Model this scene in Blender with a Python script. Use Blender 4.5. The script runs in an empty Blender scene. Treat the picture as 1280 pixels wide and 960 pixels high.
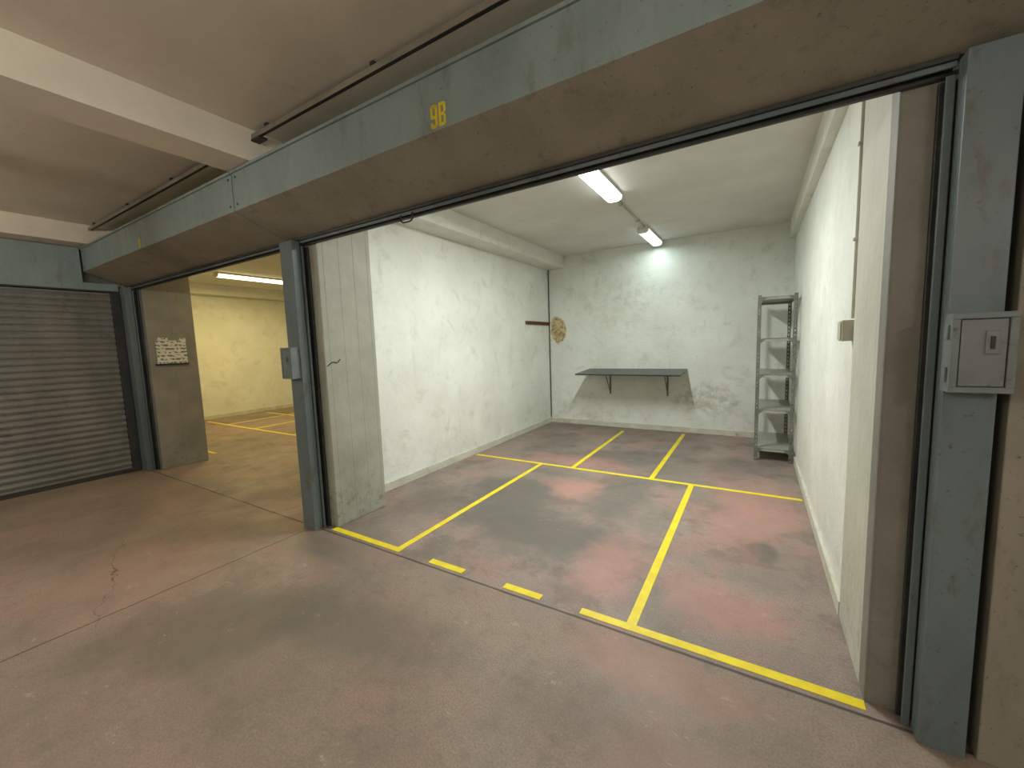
import bpy, bmesh, math, random
from mathutils import Vector, Matrix
random.seed(3)
S=1.5
sc=bpy.context.scene
try:
    sc.view_settings.view_transform='Standard'; sc.view_settings.look='None'
    sc.view_settings.exposure=0.22
except Exception as e: print(e)

def W(x,y,z): return Vector((x*S,y*S,(z+1)*S))
def lin(c):
    return tuple(((v/255)/12.92 if v/255<=0.04045 else ((v/255+0.055)/1.055)**2.4) for v in c)+(1,)

# ------------------------------------------------------------ materials
class M:
    def __init__(s,name):
        s.m=bpy.data.materials.new(name); s.m.use_nodes=True
        s.nt=s.m.node_tree; s.n=s.nt.nodes; s.l=s.nt.links
        s.b=s.n['Principled BSDF']
        s.pos=s.n.new('ShaderNodeNewGeometry').outputs['Position']
    def link(s,a,b): s.l.new(a,b)
    def sock(s,inp,v):
        if isinstance(v,bpy.types.NodeSocket): s.l.new(v,inp)
        else: inp.default_value=v
    def vm(s,op,a,b=None):
        n=s.n.new('ShaderNodeVectorMath'); n.operation=op
        s.sock(n.inputs[0],a)
        if b is not None: s.sock(n.inputs[1],b)
        return n.outputs['Value'] if op in('LENGTH','DISTANCE','DOT_PRODUCT') else n.outputs['Vector']
    def ma(s,op,a,b=0.0,clamp=False):
        n=s.n.new('ShaderNodeMath'); n.operation=op; n.use_clamp=clamp
        s.sock(n.inputs[0],a); s.sock(n.inputs[1],b); return n.outputs[0]
    def noise(s,scale,detail=4,rough=.55,vec=None,dist=0.0):
        n=s.n.new('ShaderNodeTexNoise'); n.inputs['Scale'].default_value=scale
        n.inputs['Detail'].default_value=min(detail,5); n.inputs['Roughness'].default_value=rough
        n.inputs['Distortion'].default_value=dist
        s.l.new(vec if vec is not None else s.pos,n.inputs['Vector']); return n.outputs['Fac']
    def mr(s,v,a,b,c=0.0,d=1.0):
        n=s.n.new('ShaderNodeMapRange'); n.interpolation_type='SMOOTHSTEP'
        s.sock(n.inputs[0],v)
        for i,k in enumerate((a,b,c,d)): n.inputs[i+1].default_value=k
        return n.outputs[0]
    def mix(s,f,a,b,mode='MIX'):
        n=s.n.new('ShaderNodeMix'); n.data_type='RGBA'; n.blend_type=mode
        s.sock(n.inputs[0],f); s.sock(n.inputs[6],a); s.sock(n.inputs[7],b); return n.outputs[2]
    def patch(s,c,r,strength=1.0,wob=.9,scale=2.2,rot=0.0,soft=(.55,1.15)):
        d=s.vm('SUBTRACT',s.pos,c)
        if rot:
            n=s.n.new('ShaderNodeVectorRotate'); n.rotation_type='Z_AXIS'
            s.l.new(d,n.inputs['Vector']); n.inputs['Angle'].default_value=-rot; d=n.outputs[0]
        d=s.vm('MULTIPLY',d,(1/r[0],1/r[1],1/r[2]))
        L=s.vm('LENGTH',d)
        if not hasattr(s,'_nz'): s._nz={}
        if scale not in s._nz: s._nz[scale]=s.ma('SUBTRACT',s.noise(scale,5,.65),.5)
        nz=s.ma('MULTIPLY',s._nz[scale],wob*2)
        L=s.ma('ADD',L,nz)
        return s.mr(L,soft[0],soft[1],strength,0.0)
    def sep(s):
        n=s.n.new('ShaderNodeSeparateXYZ'); s.l.new(s.pos,n.inputs[0]); return n.outputs
    def line(s,co,x0,w,wob=.012):
        nz=s.ma('MULTIPLY',s.ma('SUBTRACT',s.noise(5,4),.5),wob*2)
        d=s.ma('ABSOLUTE',s.ma('ADD',s.ma('SUBTRACT',co,x0),nz))
        return s.mr(d,w*.5,w,1.0,0.0)
    def bump(s,h,strength=.3,dist=.01):
        n=s.n.new('ShaderNodeBump'); n.inputs['Strength'].default_value=strength
        n.inputs['Distance'].default_value=dist; s.l.new(h,n.inputs['Height'])
        s.l.new(n.outputs[0],s.b.inputs['Normal'])
    def done(s,col,rough=.6,metal=0.0,spec=.5):
        s.sock(s.b.inputs['Base Color'],col); s.sock(s.b.inputs['Roughness'],rough)
        s.b.inputs['Metallic'].default_value=metal
        try: s.b.inputs['Specular IOR Level'].default_value=spec
        except: pass
        return s.m

def simple(name,c1,c2,scale=4,rough=.6,bump=.15,bs=40,dirt=None,dirt_t=(.55,.75),metal=0,spec=.5,bd=.004):
    m=M(name)
    col=m.mix(m.mr(m.noise(scale,4,.6),.3,.7),lin(c1),lin(c2))
    if dirt: col=m.mix(m.mr(m.noise(scale*2.3,5,.7,dist=.5),dirt_t[0],dirt_t[1]),col,lin(dirt))
    m.bump(m.noise(bs,3),bump,bd)
    return m.done(col,rough,metal,spec)

def plaster(name,base,alt,stain,low_dirt=.2,back=False):
    m=M(name)
    col=m.mix(m.mr(m.noise(1.6,5,.6),.3,.7),lin(base),lin(alt))
    col=m.mix(m.mr(m.noise(4,5,.75,dist=.6),.52,.70,0,.6),col,lin(stain))
    # faint vertical drip marks
    col=m.mix(m.mr(m.noise(9,4,.6,vec=m.vm('MULTIPLY',m.pos,(1,1,.18))),.60,.75,0,.35),col,lin(stain))
    z=m.sep()[2]
    low=m.mr(z,0.05,.8,1,0)
    lowm=m.ma('MULTIPLY',low,m.mr(m.noise(3.4,5,.7),.48,.66,0,low_dirt))
    col=m.mix(lowm,col,lin((160,156,138)))
    if back:
        p=m.patch(W(-.42,4.53,-.64),(.55,.5,.26),.55,.9,6)
        col=m.mix(m.ma('MULTIPLY',p,m.mr(m.noise(11,5,.7),.38,.6)),col,lin((156,154,138)))
        p=m.patch(W(-2.07,4.53,.15),(.19,.4,.27),.95,.5,6,soft=(.75,.95))
        brown=m.mix(m.mr(m.noise(22,5,.7),.42,.58),lin((196,182,140)),lin((150,118,62)))
        col=m.mix(p,col,brown)
        p=m.patch(W(-1.3,4.53,.4),(.9,.5,.5),.35,1.2,3)
        col=m.mix(m.ma('MULTIPLY',p,m.mr(m.noise(8,5,.7),.45,.6)),col,lin((188,188,168)))
    h=m.ma('ADD',m.noise(6,4,.6),m.ma('MULTIPLY',m.noise(38,3,.6),.3))
    m.bump(h,.45,.018)
    return m.done(col,m.mr(m.noise(4,3),.3,.7,.4,.62),spec=.5)
m_wall=plaster('white_plaster',(226,228,218),(214,216,205),(194,196,178))
m_wallback=plaster('white_plaster_back',(222,225,216),(210,213,203),(188,191,174),.4,True)
m_ceilin=simple('ceiling_paint_inner',(218,217,211),(206,205,197),1.5,.8,.25,30)
m_ceilout=simple('ceiling_paint_outer',(214,205,188),(200,191,174),1.2,.85,.3,25,dirt=(182,171,152),dirt_t=(.6,.8))
m_base=simple('baseboard_paint',(204,202,186),(186,184,166),5,.5,.15,40,dirt=(150,142,118),dirt_t=(.6,.72))

def column_mat(name,c1,c2,dirt,pitch=7.0,low_amt=.6,lines=.35):
    m=M(name)
    col=m.mix(m.mr(m.noise(2.2,5,.6),.3,.7),lin(c1),lin(c2))
    o=m.sep(); s_=m.ma('MULTIPLY',m.ma('ADD',o[0],o[1]),pitch)
    fr=m.ma('FRACT',s_)
    ln=m.mr(m.ma('ABSOLUTE',m.ma('SUBTRACT',fr,.5)),.0,.03,1,0)
    col=m.mix(m.ma('MULTIPLY',ln,lines),col,lin(dirt))
    low=m.ma('MULTIPLY',m.mr(o[2],0,.7,1,0),m.mr(m.noise(12,5,.75),.5,.64,0,low_amt))
    col=m.mix(low,col,lin(dirt))
    h=m.ma('SUBTRACT',m.noise(18,4,.6),m.ma('MULTIPLY',ln,.6*lines*3))
    m.bump(h,.4,.012)
    return m.done(col,.6)
m_col=column_mat('board_formed_concrete',(162,162,146),(144,145,130),(94,92,80))
m_coldark=column_mat('board_formed_concrete_grey',(132,129,119),(114,112,103),(78,74,64),3.1,.4,.15)
m_colwhite=column_mat('board_formed_concrete_white',(190,190,174),(178,178,162),(126,122,102),5.3,.4,.2)

def steel(name,c1,c2,rust,spec=.5,rough=.45,amt=.55):
    m=M(name)
    v=m.vm('MULTIPLY',m.pos,(1,1,.35))
    col=m.mix(m.mr(m.noise(3,5,.6,vec=v),.3,.7),lin(c1),lin(c2))
    col=m.mix(m.mr(m.noise(9,5,.75,vec=v),.52,.70,0,amt),col,lin(rust))
    col=m.mix(m.mr(m.noise(45,4,.7),.63,.69,0,.6),col,lin((62,58,50)))
    m.bump(m.noise(30,3),.12,.004)
    return m.done(col,rough,0.0,spec)
m_green=steel('painted_steel_green_grey',(132,145,142),(116,129,127),(100,102,92))
m_post=steel('painted_steel_green_worn',(100,113,112),(82,95,95),(82,74,60),.5,.4,.8)
m_under=steel('painted_steel_dusty',(140,133,118),(126,120,105),(104,95,80),.4,.6)
m_dark=simple('dark_steel_guide',(50,51,48),(36,36,34),6,.5,.1,40,dirt=(72,66,56))
m_box=simple('lock_box_paint',(116,124,122),(102,110,108),8,.38,.1,60,dirt=(78,77,70),dirt_t=(.58,.7))
m_shut=steel('shutter_slat_steel',(120,119,114),(102,102,97),(78,76,68),.5,.42)
m_tape=simple('yellow_tape',(236,216,34),(222,198,26),9,.5,.15,70,dirt=(176,150,60),dirt_t=(.62,.78))
m_black=simple('black_plastic',(24,24,24),(36,34,32),6,.5,.05,40)
m_conduit=simple('grey_conduit',(186,184,168),(170,168,152),6,.5,.05,40)
m_wood=simple('brown_wood',(104,60,34),(78,42,24),20,.5,.1,60)
m_table=simple('dark_table_laminate',(62,60,58),(48,46,46),6,.35,.05,60)
m_rack=simple('galvanised_rack_paint',(118,120,110),(98,100,92),8,.45,.08,60,dirt=(76,72,62),dirt_t=(.6,.72),metal=.1)
m_racks=simple('rack_shelf_paint',(158,160,147),(140,142,131),8,.45,.08,60)
m_fix=simple('fixture_housing',(226,226,220),(214,214,208),8,.4,.03,60)
m_yell=simple('yellow_stencil',(230,206,30),(216,192,28),20,.6,.05,60)

m=M('printed_notice'); o=m.sep()
rows=m.mr(m.ma('FRACT',m.ma('MULTIPLY',o[2],22)),.4,.5)
blk=m.mr(m.noise(30,2,.6,vec=m.vm('MULTIPLY',m.pos,(1,1,1.2))),.48,.52)
f=m.ma('MULTIPLY',m.ma('MULTIPLY',rows,blk),.8)
m_paper=m.done(m.mix(f,lin((200,197,186)),lin((52,50,48))),.8)

def emis(name,c,st):
    m=bpy.data.materials.new(name); m.use_nodes=True; b=m.node_tree.nodes['Principled BSDF']
    b.inputs['Base Color'].default_value=(.9,.9,.9,1)
    b.inputs['Emission Color'].default_value=c; b.inputs['Emission Strength'].default_value=st; return m
m_glow=emis('lit_diffuser_cool',(.95,1,.98,1),6.0)
m_glow2=emis('lit_diffuser_dim',(.85,1,1,1),1.6)
m_gloww=emis('lit_diffuser_warm',(1,.84,.46,1),5.0)
m_fill=emis('fill_tube_emission',(1,.94,.85,1),175.0)  # emission for the added out-of-view corridor fill tubes

def floor_mat(name,inner):
    m=M(name); o=m.sep()
    if inner:
        a,b,c=(156,139,129),(132,122,112),(164,129,118)
        dirtg=(108,100,91)
    else:
        a,b,c=(152,135,120),(136,122,108),(154,127,113)
        dirtg=(114,104,92)
    col=m.mix(m.mr(m.noise(.9,5,.62,dist=.4),.38,.62),lin(a),lin(b))
    col=m.mix(m.mr(m.noise(1.7,5,.65,vec=m.vm('ADD',m.pos,(7,3,0))),.48,.62,0,.7 if inner else .6),col,lin(c))
    col=m.mix(m.mr(m.noise(2.2,5,.72,vec=m.vm('ADD',m.pos,(1,9,0))),.49,.64,0,.65 if inner else .45),col,lin(dirtg))
    col=m.mix(m.mr(m.noise(14,5,.75),.5,.7,0,.35),col,lin((98,88,77)))
    col=m.mix(m.mr(m.noise(110,3,.6),.35,.65,0,.45),col,lin((102,91,80)))
    if inner:
        P=[((-1.35,2.15),(.45,.5),.85,.5),((-.95,1.8),(.6,.28),.8,0),((-.9,3.3),(.8,.35),.7,.3),((-.75,2.5),(.25,.5),.6,0),
           ((-1.7,3.5),(.3,.6),.55,0),((0.05,2.1),(.07,.12),.9,0),((-.1,3.3),(.2,.5),.5,0),((-1.8,1.9),(.25,.4),.6,0)]
        L=[((-1.25,3.1),(.6,.2),.5),((-.0,2.6),(.3,.7),.6),((-.55,1.7),(.2,.35),.55),((-1.05,2.45),(.25,.25),.55),((-.1,1.6),(.3,.2),.5)]
        dk=(100,96,88); lt=(178,131,120)
    else:
        P=[((-1.7,.6),(.5,.35),.7,.5),((-1.2,.85),(.5,.2),.55,.2),((-.55,.58),(.022,.018),1,0),((-3.4,1.5),(.6,.5),.35,0),((-.3,.95),(.35,.2),.35,0),((-1.9,1.15),(.3,.12),.45,0)]
        L=[((-.25,1.15),(.35,.15),.5),((-2.4,.6),(.5,.4),.35),((-.1,.8),(.3,.3),.35)]
        dk=(102,95,83); lt=(162,126,112)
    for (cx,cy),(rx,ry),st,rot in P:
        big=rx>.1
        p=m.patch(W(cx,cy,-1),(rx*S,ry*S,1),st,.8 if big else .2,1.6 if big else 8,rot,soft=(.4,1.05) if big else (.6,1.1))
        col=m.mix(p,col,lin(dk))
    for (cx,cy),(rx,ry),st in L:
        p=m.patch(W(cx,cy,-1),(rx*S,ry*S,1),st,.9,2.4,0,soft=(.3,1.1)); col=m.mix(p,col,lin(lt))
    col=m.mix(m.mr(m.noise(5,5,.8,vec=m.vm('MULTIPLY',m.pos,(1,1.8,1))),.60,.74,0,.5),col,lin((186,174,162)))
    h=m.noise(22,4,.65)
    if not inner:
        j=m.ma('MULTIPLY',m.line(o[0],-2.13*S,.007),m.mr(o[1],1.2*S,1.22*S,1,0))
        j2=m.line(o[1],1.280*S,.012,.008)
        j3=m.ma('MULTIPLY',m.line(m.ma('ADD',o[1],m.ma('MULTIPLY',o[0],.35)),-.35*S,.0035,.12),m.ma('MULTIPLY',m.mr(o[0],-3.0*S,-2.9*S),m.mr(o[0],-2.1*S,-2.05*S,1,0)))
        cr=m.ma('MAXIMUM',m.ma('MULTIPLY',j3,.7),m.ma('MAXIMUM',m.ma('MULTIPLY',j,.85),m.ma('MULTIPLY',j2,.8)))
        col=m.mix(cr,col,lin((56,48,42)))
        h=m.ma('SUBTRACT',h,m.ma('MULTIPLY',cr,.8))
    m.bump(h,.3,.008)
    return m.done(col,m.mr(m.noise(2,4),.3,.7,.48,.7),spec=.4)
m_floorin=floor_mat('stained_concrete_floor_inner',True)
m_floorout=floor_mat('stained_concrete_floor_outer',False)

# ------------------------------------------------------------ mesh builder
class B:
    def __init__(s): s.bm=bmesh.new(); s.mats=[]
    def mi(s,m):
        if m not in s.mats: s.mats.append(m)
        return s.mats.index(m)
    def box(s,x0,x1,y0,y1,z0,z1,m,raw=False):
        if not raw: a=W(x0,y0,z0); b=W(x1,y1,z1)
        else: a=Vector((x0,y0,z0)); b=Vector((x1,y1,z1))
        v=[s.bm.verts.new((X,Y,Z)) for X in(a.x,b.x) for Y in(a.y,b.y) for Z in(a.z,b.z)]
        i=s.mi(m)
        for f in((0,1,3,2),(4,6,7,5),(0,4,5,1),(2,3,7,6),(0,2,6,4),(1,5,7,3)):
            F=s.bm.faces.new([v[k] for k in f]); F.material_index=i
        return v
    def prism(s,pts,axis,a,b,m,mlist=None):
        def mk(p,t):
            return {'x':(t,p[0],p[1]),'y':(p[0],t,p[1]),'z':(p[0],p[1],t)}[axis]
        A=[s.bm.verts.new(mk(p,a)) for p in pts]; C=[s.bm.verts.new(mk(p,b)) for p in pts]
        n=len(pts)
        for k in range(n):
            f=s.bm.faces.new((A[k],A[(k+1)%n],C[(k+1)%n],C[k])); f.material_index=s.mi(mlist[k] if mlist else m)
        f=s.bm.faces.new(A[::-1]); f.material_index=s.mi(m)
        f=s.bm.faces.new(C); f.material_index=s.mi(m)
    def cyl(s,p,q,r,m,seg=12):
        p=Vector(p); q=Vector(q); d=q-p
        rot=d.to_track_quat('Z','Y').to_matrix().to_4x4(); rot.translation=(p+q)/2
        r_=bmesh.ops.create_cone(s.bm,cap_ends=True,segments=seg,radius1=r,radius2=r,depth=d.length,matrix=rot)
        i=s.mi(m); fs=set(f for v in r_['verts'] for f in v.link_faces)
        for f in fs: f.material_index=i
    def done(s,name,bevel=0,smooth=False):
        bmesh.ops.recalc_face_normals(s.bm,faces=s.bm.faces)
        vs=[v.co for v in s.bm.verts]
        c=Vector(((min(v.x for v in vs)+max(v.x for v in vs))/2,(min(v.y for v in vs)+max(v.y for v in vs))/2,min(v.z for v in vs)))
        bmesh.ops.translate(s.bm,verts=s.bm.verts,vec=-c)
        me=bpy.data.meshes.new(name); s.bm.to_mesh(me); s.bm.free()
        for m in s.mats: me.materials.append(m)
        o=bpy.data.objects.new(name,me); sc.collection.objects.link(o); o.location=c
        if bevel:
            mod=o.modifiers.new('b','BEVEL'); mod.width=bevel; mod.segments=2; mod.limit_method='ANGLE'
        if smooth:
            for p in me.polygons: p.use_smooth=True
        return o
def one(name,*a,bevel=0):
    b=B(); b.box(*a); return b.done(name,bevel)

CE=1.013; BZ=.866
# ------------------------------------------------------------ shell
one('floor',-8,4,-4,1.285,-1.1,-1,m_floorout)
one('floor_garage',-8,4,1.285,4.7,-1.1,-1,m_floorin)
one('ceiling',-8,4,-4,1.345,CE,CE+.1,m_ceilout)
one('ceiling_garage',-8,4,1.345,4.7,CE,CE+.1,m_ceilin)
one('wall_back',-8,1.0,4.53,4.68,-1,CE,m_wallback)
one('wall_partition_left',-2.29,-2.19,1.68,4.53,-1,CE,m_wall)
one('wall_right',.283,.40,1.72,4.53,-1,CE,m_wall)
one('wall_far_left',-7.25,-7.1,1.3,4.53,-1,CE,m_wall)
one('wall_corridor_rear',-8,4,-4.1,-4,-1,CE,m_wall)
b=B(); b.box(-4.6,4,1.345,1.40,.63,.868,m_ceilout); b.done('wall_lintel')
one('wall_bay_left_front',-7.1,-4.64,1.30,1.40,-1,CE,m_wall)
one('beam_room_left',-2.19,-1.986,1.68,4.53,.871,CE,m_wall)
one('beam_room_right',.243,.283,1.72,4.53,.858,CE,m_wall)
one('beam_far_left',-7.1,-6.9,1.4,4.53,.871,CE,m_wall)
one('beam_corridor',-2.2,-2.0,-4,1.335,.871,CE,m_ceilout)
one('beam_corridor.001',-4.66,-4.42,-4,1.30,.871,CE,m_ceilout)
one('baseboard_left',-2.19,-2.178,1.68,4.53,-1,-.945,m_base)
one('baseboard_right',.271,.283,1.72,4.53,-1,-.945,m_base)
one('baseboard_back',-2.178,.271,4.518,4.53,-1,-.945,m_base)
one('baseboard_far_left',-7.1,-7.085,1.4,4.53,-1,-.945,m_base)
one('column',-2.22,-1.986,1.335,1.68,-1,CE,m_col,bevel=.008)
one('column.001',-4.64,-4.41,1.335,1.68,-1,CE,m_coldark,bevel=.008)
b=B(); b.box(.274,.50,1.40,1.72,-1,CE,m_colwhite)
b.box(.274,.50,1.335,1.40,-1,.63,m_coldark); b.done('column.002',.004)

# ------------------------------------------------------------ posts
def post(name,x0,x1,left=True,right=True):
    b=B()
    y0,y1=1.25,1.333
    b.box(x0,x1,y0,y0+.03,-1,.57,m_post)
    b.box(x0+.014,x1-.014,y0+.03,y1,-1,.57,m_dark)
    b.box(x0,x0+.004,y0+.03,y0+.045,-1,.57,m_post); b.box(x1-.004,x1,y0+.03,y0+.045,-1,.57,m_post)
    for s_,xa,on in((1,x1,right),( -1,x0,left)):
        if not on: continue
        xs=sorted((xa-s_*.014,xa+s_*.022))
        b.box(xs[0],xs[1],1.322,y1,-1,.545,m_dark)
        xs=sorted((xa+s_*.002,xa+s_*.018))
        b.box(xs[0],xs[1],1.296,1.302,-1,.545,m_post)
    return b.done(name,.003)
post('door_post',-2.178,-2.068,False,True)
post('door_post.001',-4.60,-4.49)
post('door_post.002',.358,.440,True,False)
b=B(); b.box(.462,.60,1.262,1.33,-1,.57,m_under); b.done('door_post.003',.004)

def lockbox(name,x0,x1,zc=-.052):
    b=B(); y1=1.25; y0=1.212; z0=zc-.083; z1=zc+.083
    b.box(x0,x1,y0,y1,z0,z1,m_box)
    m_=.012
    b.box(x0,x1,y0-.008,y0,z1-m_,z1,m_box); b.box(x0,x1,y0-.008,y0,z0,z0+m_,m_box)
    b.box(x0,x0+m_,y0-.008,y0,z0+m_,z1-m_,m_box); b.box(x1-m_,x1,y0-.008,y0,z0+m_,z1-m_,m_box)
    b.box(x0+m_+.002,x1-m_-.002,y0-.006,y0,z0+m_+.002,z1-m_-.002,m_box)
    cx=(x0+x1)/2+.012
    b.box(cx-.010,cx+.010,y0-.009,y0-.006,zc-.002,zc+.046,m_box)
    b.box(cx-.0035,cx+.0035,y0-.011,y0-.009,zc+.008,zc+.034,m_black)
    b.box(x0-.004,x0,y0+.004,y0+.02,zc-.06,zc-.03,m_box); b.box(x0-.004,x0,y0+.004,y0+.02,zc+.03,zc+.06,m_box)
    return b.done(name,.003)
lockbox('lock_box',-2.178,-2.080,-.066)
lockbox('lock_box.001',.352,.446)

# ------------------------------------------------------------ shutter housings
FB=.683
def prof():
    P=[(1.05,FB),(1.05,BZ),(1.333,BZ),(1.333,.590),(1.30,.584)]
    return [(p[0]*S,(p[1]+1)*S) for p in P]
def housing(name,x0,x1):
    b=B()
    b.prism(prof(),'x',x0*S,x1*S,m_green,[m_green,m_green,m_green,m_under,m_under])
    b.box(x0,x1,1.042,1.05,BZ-.012,BZ,m_green)
    for xx in(x0+.03,x1-.03):
        for zz in(.71,.835):
            p=W(xx,1.05,zz); b.cyl(p+Vector((0,.002,0)),p-Vector((0,.004,0)),.008,m_dark,10)
    return b.done(name)
housing('shutter_housing',-4.6,-2.186)
housing('shutter_housing.001',-2.178,.9)
housing('shutter_housing.002',.908,3.6)
def rail(name,x0,x1):
    b=B(); b.box(x0,x1,1.288,1.332,.572,.583,m_dark); b.box(x0,x1,1.296,1.302,.560,.572,m_post)
    b.box(x0,x1,1.318,1.332,.552,.572,m_dark)
    return b.done(name,.002)
rail('shutter_bottom_rail',-4.49,-2.18)
rail('shutter_bottom_rail.001',-2.066,.356)
cu=bpy.data.curves.new('pull_handle','CURVE'); cu.dimensions='3D'; cu.bevel_depth=.005; cu.bevel_resolution=3
sp=cu.splines.new('BEZIER'); sp.bezier_points.add(4)
c=W(-1.285,1.295,.560)
for k,(dx,dz) in enumerate([(-.05,.006),(-.05,-.032),(0,-.046),(.05,-.032),(.05,.006)]):
    bp=sp.bezier_points[k]; bp.co=c+Vector((dx,0,dz)); bp.handle_left_type=bp.handle_right_type='AUTO'
o=bpy.data.objects.new('pull_handle',cu); cu.materials.append(m_black); sc.collection.objects.link(o)

def glyph(b,ch,x,z,w,h,y):
    t=w*.32; k=h*.14
    def bar(u0,u1,v0,v1): b.box(x+u0,x+u1,y-.001,y,z+v0,z+v1,m_yell)
    if ch=='9':
        bar(0,t,h*.45,h-k*.4); bar(w-t,w,k*.4,h-k*.4); bar(t*.5,w-t*.5,h-k,h); bar(t*.5,w-t,h*.40,h*.40+k); bar(t*.5,w-t*.5,0,k); bar(0,t,k*.4,h*.25)
    if ch=='B':
        bar(0,t,0,h); bar(t,w-t*.5,h-k,h); bar(t,w-t*.5,h*.5-k/2,h*.5+k/2); bar(t,w-t*.5,0,k)
        bar(w-t,w,h*.5+k*.35,h-k*.4); bar(w-t,w,k*.4,h*.5-k*.35)
    if ch=='8':
        bar(0,t,h*.5+k*.3,h-k*.4); bar(0,t,k*.4,h*.5-k*.3); bar(w-t,w,h*.5+k*.3,h-k*.4); bar(w-t,w,k*.4,h*.5-k*.3)
        bar(t*.5,w-t*.5,h-k,h); bar(t*.5,w-t*.5,h*.5-k/2,h*.5+k/2); bar(t*.5,w-t*.5,0,k)
def label(name,txt,xc,zc,h=.070):
    b=B(); w=.028; g=.006; n=len(txt); x=xc-(n*w+(n-1)*g)/2
    for ch in txt: glyph(b,ch,x,zc-h/2,w,h,1.0498); x+=w+g
    return b.done(name)
label('stencil_number','9B',-.879,.727)
label('stencil_number.001','8',-3.40,.718,.056)

def strip(name,x0,x1):
    b=B(); b.box(x0,x1,1.066,1.090,.978,.992,m_dark); b.box(x0,x1,1.064,1.067,.970,.992,m_under)
    x=x0+.1
    while x<x1-.05:
        b.box(x,x+.02,1.070,1.086,.992,CE,m_dark); x+=.7
    return b.done(name,.002)
strip('ceiling_conduit_rail',-4.42,-2.2); strip('ceiling_conduit_rail.001',-2.0,3.6)
b=B(); b.box(-1.998,-1.93,1.06,1.098,.960,.968,m_dark); b.box(-1.975,-1.955,1.07,1.088,.968,.978,m_dark); b.done('rail_bracket')

# ------------------------------------------------------------ left roller shutter
b=B()
pitch=.050*S; ztop=(1+.53)*S; xb=-4.63*S
n=int((ztop)/pitch)
SL=((0,0),(.10,.001),(.2,.018),(.5,.026),(.8,.018),(.92,.001))
pts=[]
for k in range(n+1):
    zz=k*pitch
    for t,dx in SL:
        if zz+t*pitch<=ztop: pts.append((xb+dx,zz+t*pitch))
y0,y1=-1.2*S,1.19*S
A=[b.bm.verts.new((p[0],y0,p[1])) for p in pts]; C=[b.bm.verts.new((p[0],y1,p[1])) for p in pts]
for k in range(len(pts)-1):
    f=b.bm.faces.new((A[k],A[k+1],C[k+1],C[k])); f.material_index=b.mi(m_shut)
b.box(-4.64,-4.60,-1.2,1.19,-1,-.965,m_dark)
b.done('roller_shutter')
b=B(); b.box(-4.715,-4.60,-1.2,1.04,.53,.866,m_green); b.box(-4.715,-4.595,-1.2,1.04,.53,.542,m_dark)
b.box(-4.715,-4.60,1.04,1.245,.53,.60,m_green); b.box(-4.715,-4.595,1.04,1.245,.53,.542,m_dark); b.done('shutter_box_side',.004)
b=B(); b.box(-4.64,-4.60,1.192,1.247,-1,.53,m_dark); b.done('shutter_guide_rail',.002)
one('wall_corridor_left',-4.9,-4.72,-4,1.30,-1,CE,m_coldark)
b=B(); pts=[]
for k in range(n+1):
    zz=k*pitch
    for t,dx in SL:
        if zz+t*pitch<=1.565*S: pts.append((1.32*S-dx,zz+t*pitch))
A=[b.bm.verts.new((.605*S,p[0],p[1])) for p in pts]; C=[b.bm.verts.new((3.4*S,p[0],p[1])) for p in pts]
for k in range(len(pts)-1):
    f=b.bm.faces.new((A[k],A[k+1],C[k+1],C[k])); f.material_index=b.mi(m_shut)
b.done('roller_shutter.001')

# ------------------------------------------------------------ tape markings
b=B(); tw=.017; zt=-.9985
def tx(x0,x1,y,w=tw): b.box(x0,x1,y-w,y+w,-1,zt,m_tape)
def ty(x,y0,y1,w=tw): b.box(x-w,x+w,y0,y1,-1,zt,m_tape)
fy=1.318
tx(-2.0,-1.475,fy); tx(-1.28,-1.085,fy); tx(-.87,-.70,fy); tx(-.535,.274,fy)
ty(-1.495,fy+tw,2.89-tw); tx(-2.16,.262,2.89)
ty(-1.225,2.89+tw,4.33); ty(-.62,2.89+tw,4.43); ty(-.352,fy+tw,2.89-tw)
b.done('floor_marking_tape')
b=B()
tx(-6.9,-2.4,2.66)
for x in(-6.3,-5.6,-4.7,-3.6): ty(x,2.66+tw,4.4)
tx(-6.9,-4.0,3.5)
tx(-4.85,-4.62,1.82)
b.done('floor_marking_tape.001')

# ------------------------------------------------------------ notice
b=B(); b.box(-4.41,-4.404,1.385,1.60,-.075,.125,m_paper)
b.box(-4.41,-4.396,1.37,1.605,-.090,-.075,m_black)
b.box(-4.41,-4.40,1.40,1.47,.125,.15,m_paper); b.box(-4.41,-4.40,1.55,1.60,.125,.145,m_paper)
b.done('notice_board')

# ------------------------------------------------------------ fixtures
def fixture(name,x,y0,y1,w,glow,power,color):
    b=B(); X=x*S; zc=(1+CE)*S
    b.prism([(X-w*.42,zc),(X+w*.42,zc),(X+w*.5,zc-.035),(X-w*.5,zc-.035)],'y',y0*S,y1*S,m_fix)
    b.prism([(X-w*.5,zc-.036),(X+w*.5,zc-.036),(X+w*.46,zc-.07),(X+w*.25,zc-.088),(X-w*.25,zc-.088),(X-w*.46,zc-.07)],'y',y0*S+.02,y1*S-.02,glow)
    for yy in(y0*S,y1*S-.02):
        b.prism([(X-w*.52,zc-.03),(X+w*.52,zc-.03),(X+w*.48,zc-.074),(X+w*.26,zc-.092),(X-w*.26,zc-.092),(X-w*.48,zc-.074)],'y',yy,yy+.02,m_fix)
    fo=b.done(name)
    L=bpy.data.lights.new(name+'_light','AREA'); L.shape='RECTANGLE'; L.size=w*.8; L.size_y=(y1-y0)*S-.06
    L.energy=power; L.color=color
    lo=bpy.data.objects.new('lamp',L); sc.collection.objects.link(lo)
    lo.parent=fo; lo.location=Vector((X,(y0+y1)/2*S,zc-.097))-fo.location
fixture('fluorescent_fixture',-.865,2.05,2.88,.16,m_glow,82,(.95,.99,.97))
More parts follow.
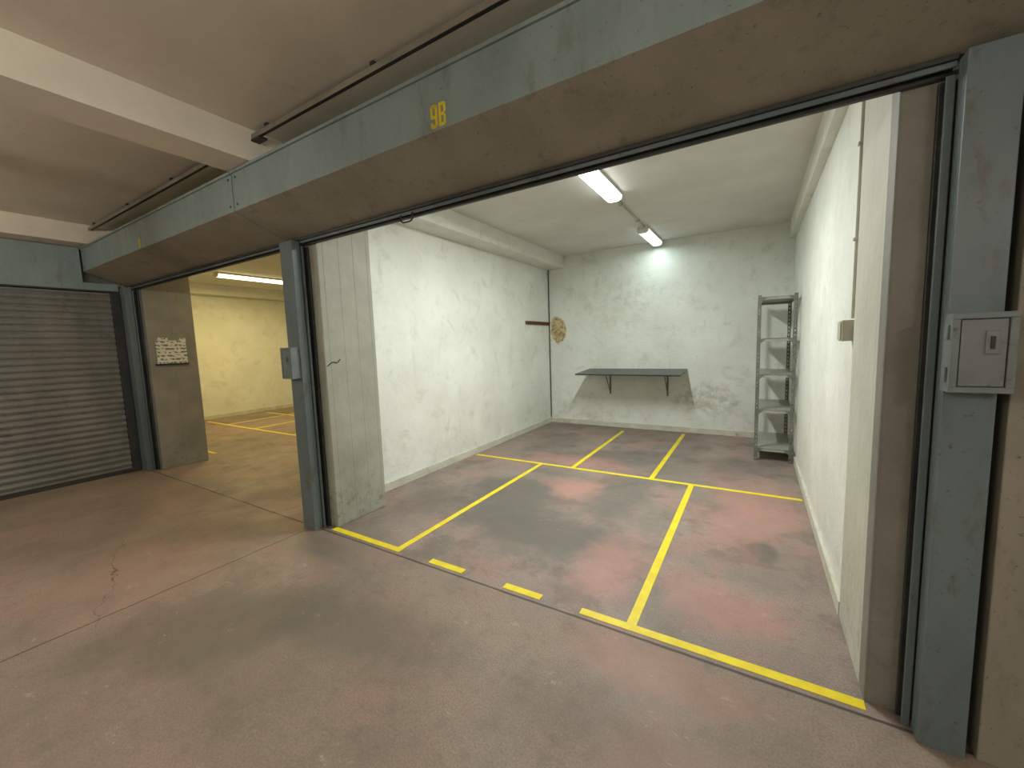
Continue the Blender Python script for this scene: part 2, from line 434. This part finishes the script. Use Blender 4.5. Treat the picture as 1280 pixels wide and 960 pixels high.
fixture('fluorescent_fixture.001',-.90,3.84,4.47,.15,m_glow2,5.5,(.82,1,1))
fixture('fluorescent_fixture.002',-5.82,2.5,3.4,.16,m_gloww,55,(1,.78,.34))
fixture('fluorescent_fixture.003',-3.6,2.2,3.1,.16,m_gloww,26,(1,.78,.34))
def fill_batten(name,x,y,L=.9):  # added fill light behind the camera, hung low to brighten the corridor ceiling
    b=B(); zt_=.62
    b.box(x-.012,x+.012,y,y+L,zt_+.03,zt_+.05,m_fix)
    for yy in(y+.1,y+L-.12): b.box(x-.004,x+.004,yy,yy+.01,zt_+.05,CE,m_conduit)
    for yy in(y,y+L-.02): b.box(x-.012,x+.012,yy,yy+.02,zt_-.018,zt_+.03,m_fix)
    b.cyl(W(x,y+.02,zt_),W(x,y+L-.02,zt_),.018,m_fill,12)
    return b.done(name)
fill_batten('fill_tube',-.9,-1.3); fill_batten('fill_tube.001',-3.3,-1.2); fill_batten('fill_tube.002',1.3,-1.5)
b=B(); p=W(-.885,2.88,CE); q=W(-.885,3.84,CE); d=Vector((0,0,.012))
b.cyl(p-d,q-d,.011,m_conduit)
for yy in(3.1,3.6): b.box(-.9,-.87,yy,yy+.02,CE-.018,CE,m_conduit)
b.done('ceiling_conduit')
b=B(); b.box(.246,.283,1.735,1.80,-.03,.040,m_conduit); b.box(.242,.246,1.741,1.794,-.025,.035,m_conduit)
p=W(.277,1.765,.045); b.cyl(p,W(.277,1.765,.858),.007,m_conduit)
for zz in(.3,.6): b.box(.268,.283,1.755,1.775,zz,zz+.010,m_conduit)
b.done('junction_box',.003)
b=B(); p=W(-2.183,4.522,-.94); b.cyl(p,W(-2.183,4.522,.868),.008,m_black); b.done('corner_cable')

# ------------------------------------------------------------ coat rack
b=B(); b.box(-2.19,-2.176,3.93,4.5,.205,.243,m_wood)
for k in range(6):
    y=3.98+k*.094; p=W(-2.178,y,.222)
    b.cyl(p,p+Vector((.05,0,.012)),.007,m_wood,8); b.cyl(p+Vector((.045,0,.011)),p+Vector((.06,0,.014)),.012,m_wood,8)
b.done('coat_rack')

# ------------------------------------------------------------ wall table
b=B()
yb=4.53*S; yf=4.07*S; zb=(1-.325)*S; zf=(1-.352)*S; t=.022
b.prism([(yb,zb),(yf,zf),(yf,zf-t),(yb,zb-t)],'x',-1.67*S,-.605*S,m_table)
for bx in(-1.425,-.80):
    X=bx*S
    b.box(X-.014,X+.014,yb-.006,yb,(1-.62)*S,zb-t,m_rack,True)
    b.prism([(yb,zb-t),(yf+.25,zf+.012-t),(yf+.25,zf-.004-t),(yb,zb-t-.012)],'x',X-.014,X+.014,m_rack)
    p=Vector((X,yb-.006,(1-.60)*S)); q=Vector((X,yb-.30,zb-t-.02)); b.cyl(p,q,.008,m_rack,8)
b.done('wall_mounted_table')

# ------------------------------------------------------------ metal rack
b=B()
x0,x1,y0,y1=.008,.262,3.70,4.36; top=.305
a=.036; th=.003
X0,X1,Y0,Y1=x0*S,x1*S,y0*S,y1*S; ZT=(1+top)*S
def perf(fixed,ax,u0,u1):
    zz=0.03
    um=(u0+u1)/2; hw=.005
    def bx(ua,ub,za,zb_):
        if ax=='x': b.box(ua,ub,fixed-th/2,fixed+th/2,za,zb_,m_rack,True)
        else: b.box(fixed-th/2,fixed+th/2,ua,ub,za,zb_,m_rack,True)
    bx(u0,um-hw,0,ZT); bx(um+hw,u1,0,ZT)
    bx(um-hw,um+hw,0,.03)
    while zz<ZT-.05:
        bx(um-hw,um+hw,zz+.02,zz+.05); zz+=.05
    bx(um-hw,um+hw,zz,ZT)
for (X,sx) in((X0,1),(X1,-1)):
    for (Y,sy) in((Y0,1),(Y1,-1)):
        u=sorted((X,X+sx*a)); perf(Y,'x',*u)
        u=sorted((Y,Y+sy*a)); perf(X,'y',*u)
        b.box(min(X,X+sx*a),max(X,X+sx*a),min(Y,Y+sy*a),max(Y,Y+sy*a),0,.006,m_black,True)
for zl in(.29,-.03,-.31,-.59,-.90):
    Z=(1+zl)*S
    b.box(X0+.004,X1-.004,Y0+.004,Y1-.004,Z-.003,Z,m_racks,True)
    h=.032
    b.box(X0+.004,X1-.004,Y0+.004,Y0+.007,Z-h,Z,m_racks,True); b.box(X0+.004,X1-.004,Y1-.007,Y1-.004,Z-h,Z,m_racks,True)
    b.box(X0+.004,X0+.007,Y0+.004,Y1-.004,Z-h,Z,m_racks,True); b.box(X1-.007,X1-.004,Y0+.004,Y1-.004,Z-h,Z,m_racks,True)
    for X,s_ in((X0,1),(X1,-1)):
        b.prism([(X,Z),(X+s_*.09,Z),(X,Z-.09)],'y',Y0+.001,Y0+.004,m_rack)
b.done('metal_shelving_unit')

cu=bpy.data.curves.new('wire_hook','CURVE'); cu.dimensions='3D'; cu.bevel_depth=.004
sp=cu.splines.new('BEZIER'); sp.bezier_points.add(3)
for k,(dy,dz) in enumerate([(0,.0),(.05,.03),(.09,.025),(.12,.05)]):
    bp=sp.bezier_points[k]; bp.co=W(-1.986,1.345,-.09)+Vector((.004,dy,dz)); bp.handle_left_type=bp.handle_right_type='AUTO'
o=bpy.data.objects.new('wire_hook',cu); cu.materials.append(m_black); sc.collection.objects.link(o)

# ------------------------------------------------------------ world, camera
w=bpy.data.worlds.new('world'); sc.world=w; w.use_nodes=True
bg=w.node_tree.nodes['Background']; bg.inputs[0].default_value=(1,.97,.93,1); bg.inputs[1].default_value=.8

f=502.0
vp1=Vector((945-640,480-419,-f)).normalized()
vx=-Vector((-190-640,480-457,-f)).normalized()
Y=vp1; X=(vx-Y*vx.dot(Y)).normalized(); Z=X.cross(Y)
R=Matrix((X,Y,Z))
cam=bpy.data.cameras.new('camera'); cam.sensor_width=36; cam.lens=f/1280*36; cam.clip_start=.02
co=bpy.data.objects.new('camera',cam); sc.collection.objects.link(co)
mw=R.to_4x4(); mw.translation=Vector((0,0,S)); co.matrix_world=mw
sc.camera=co
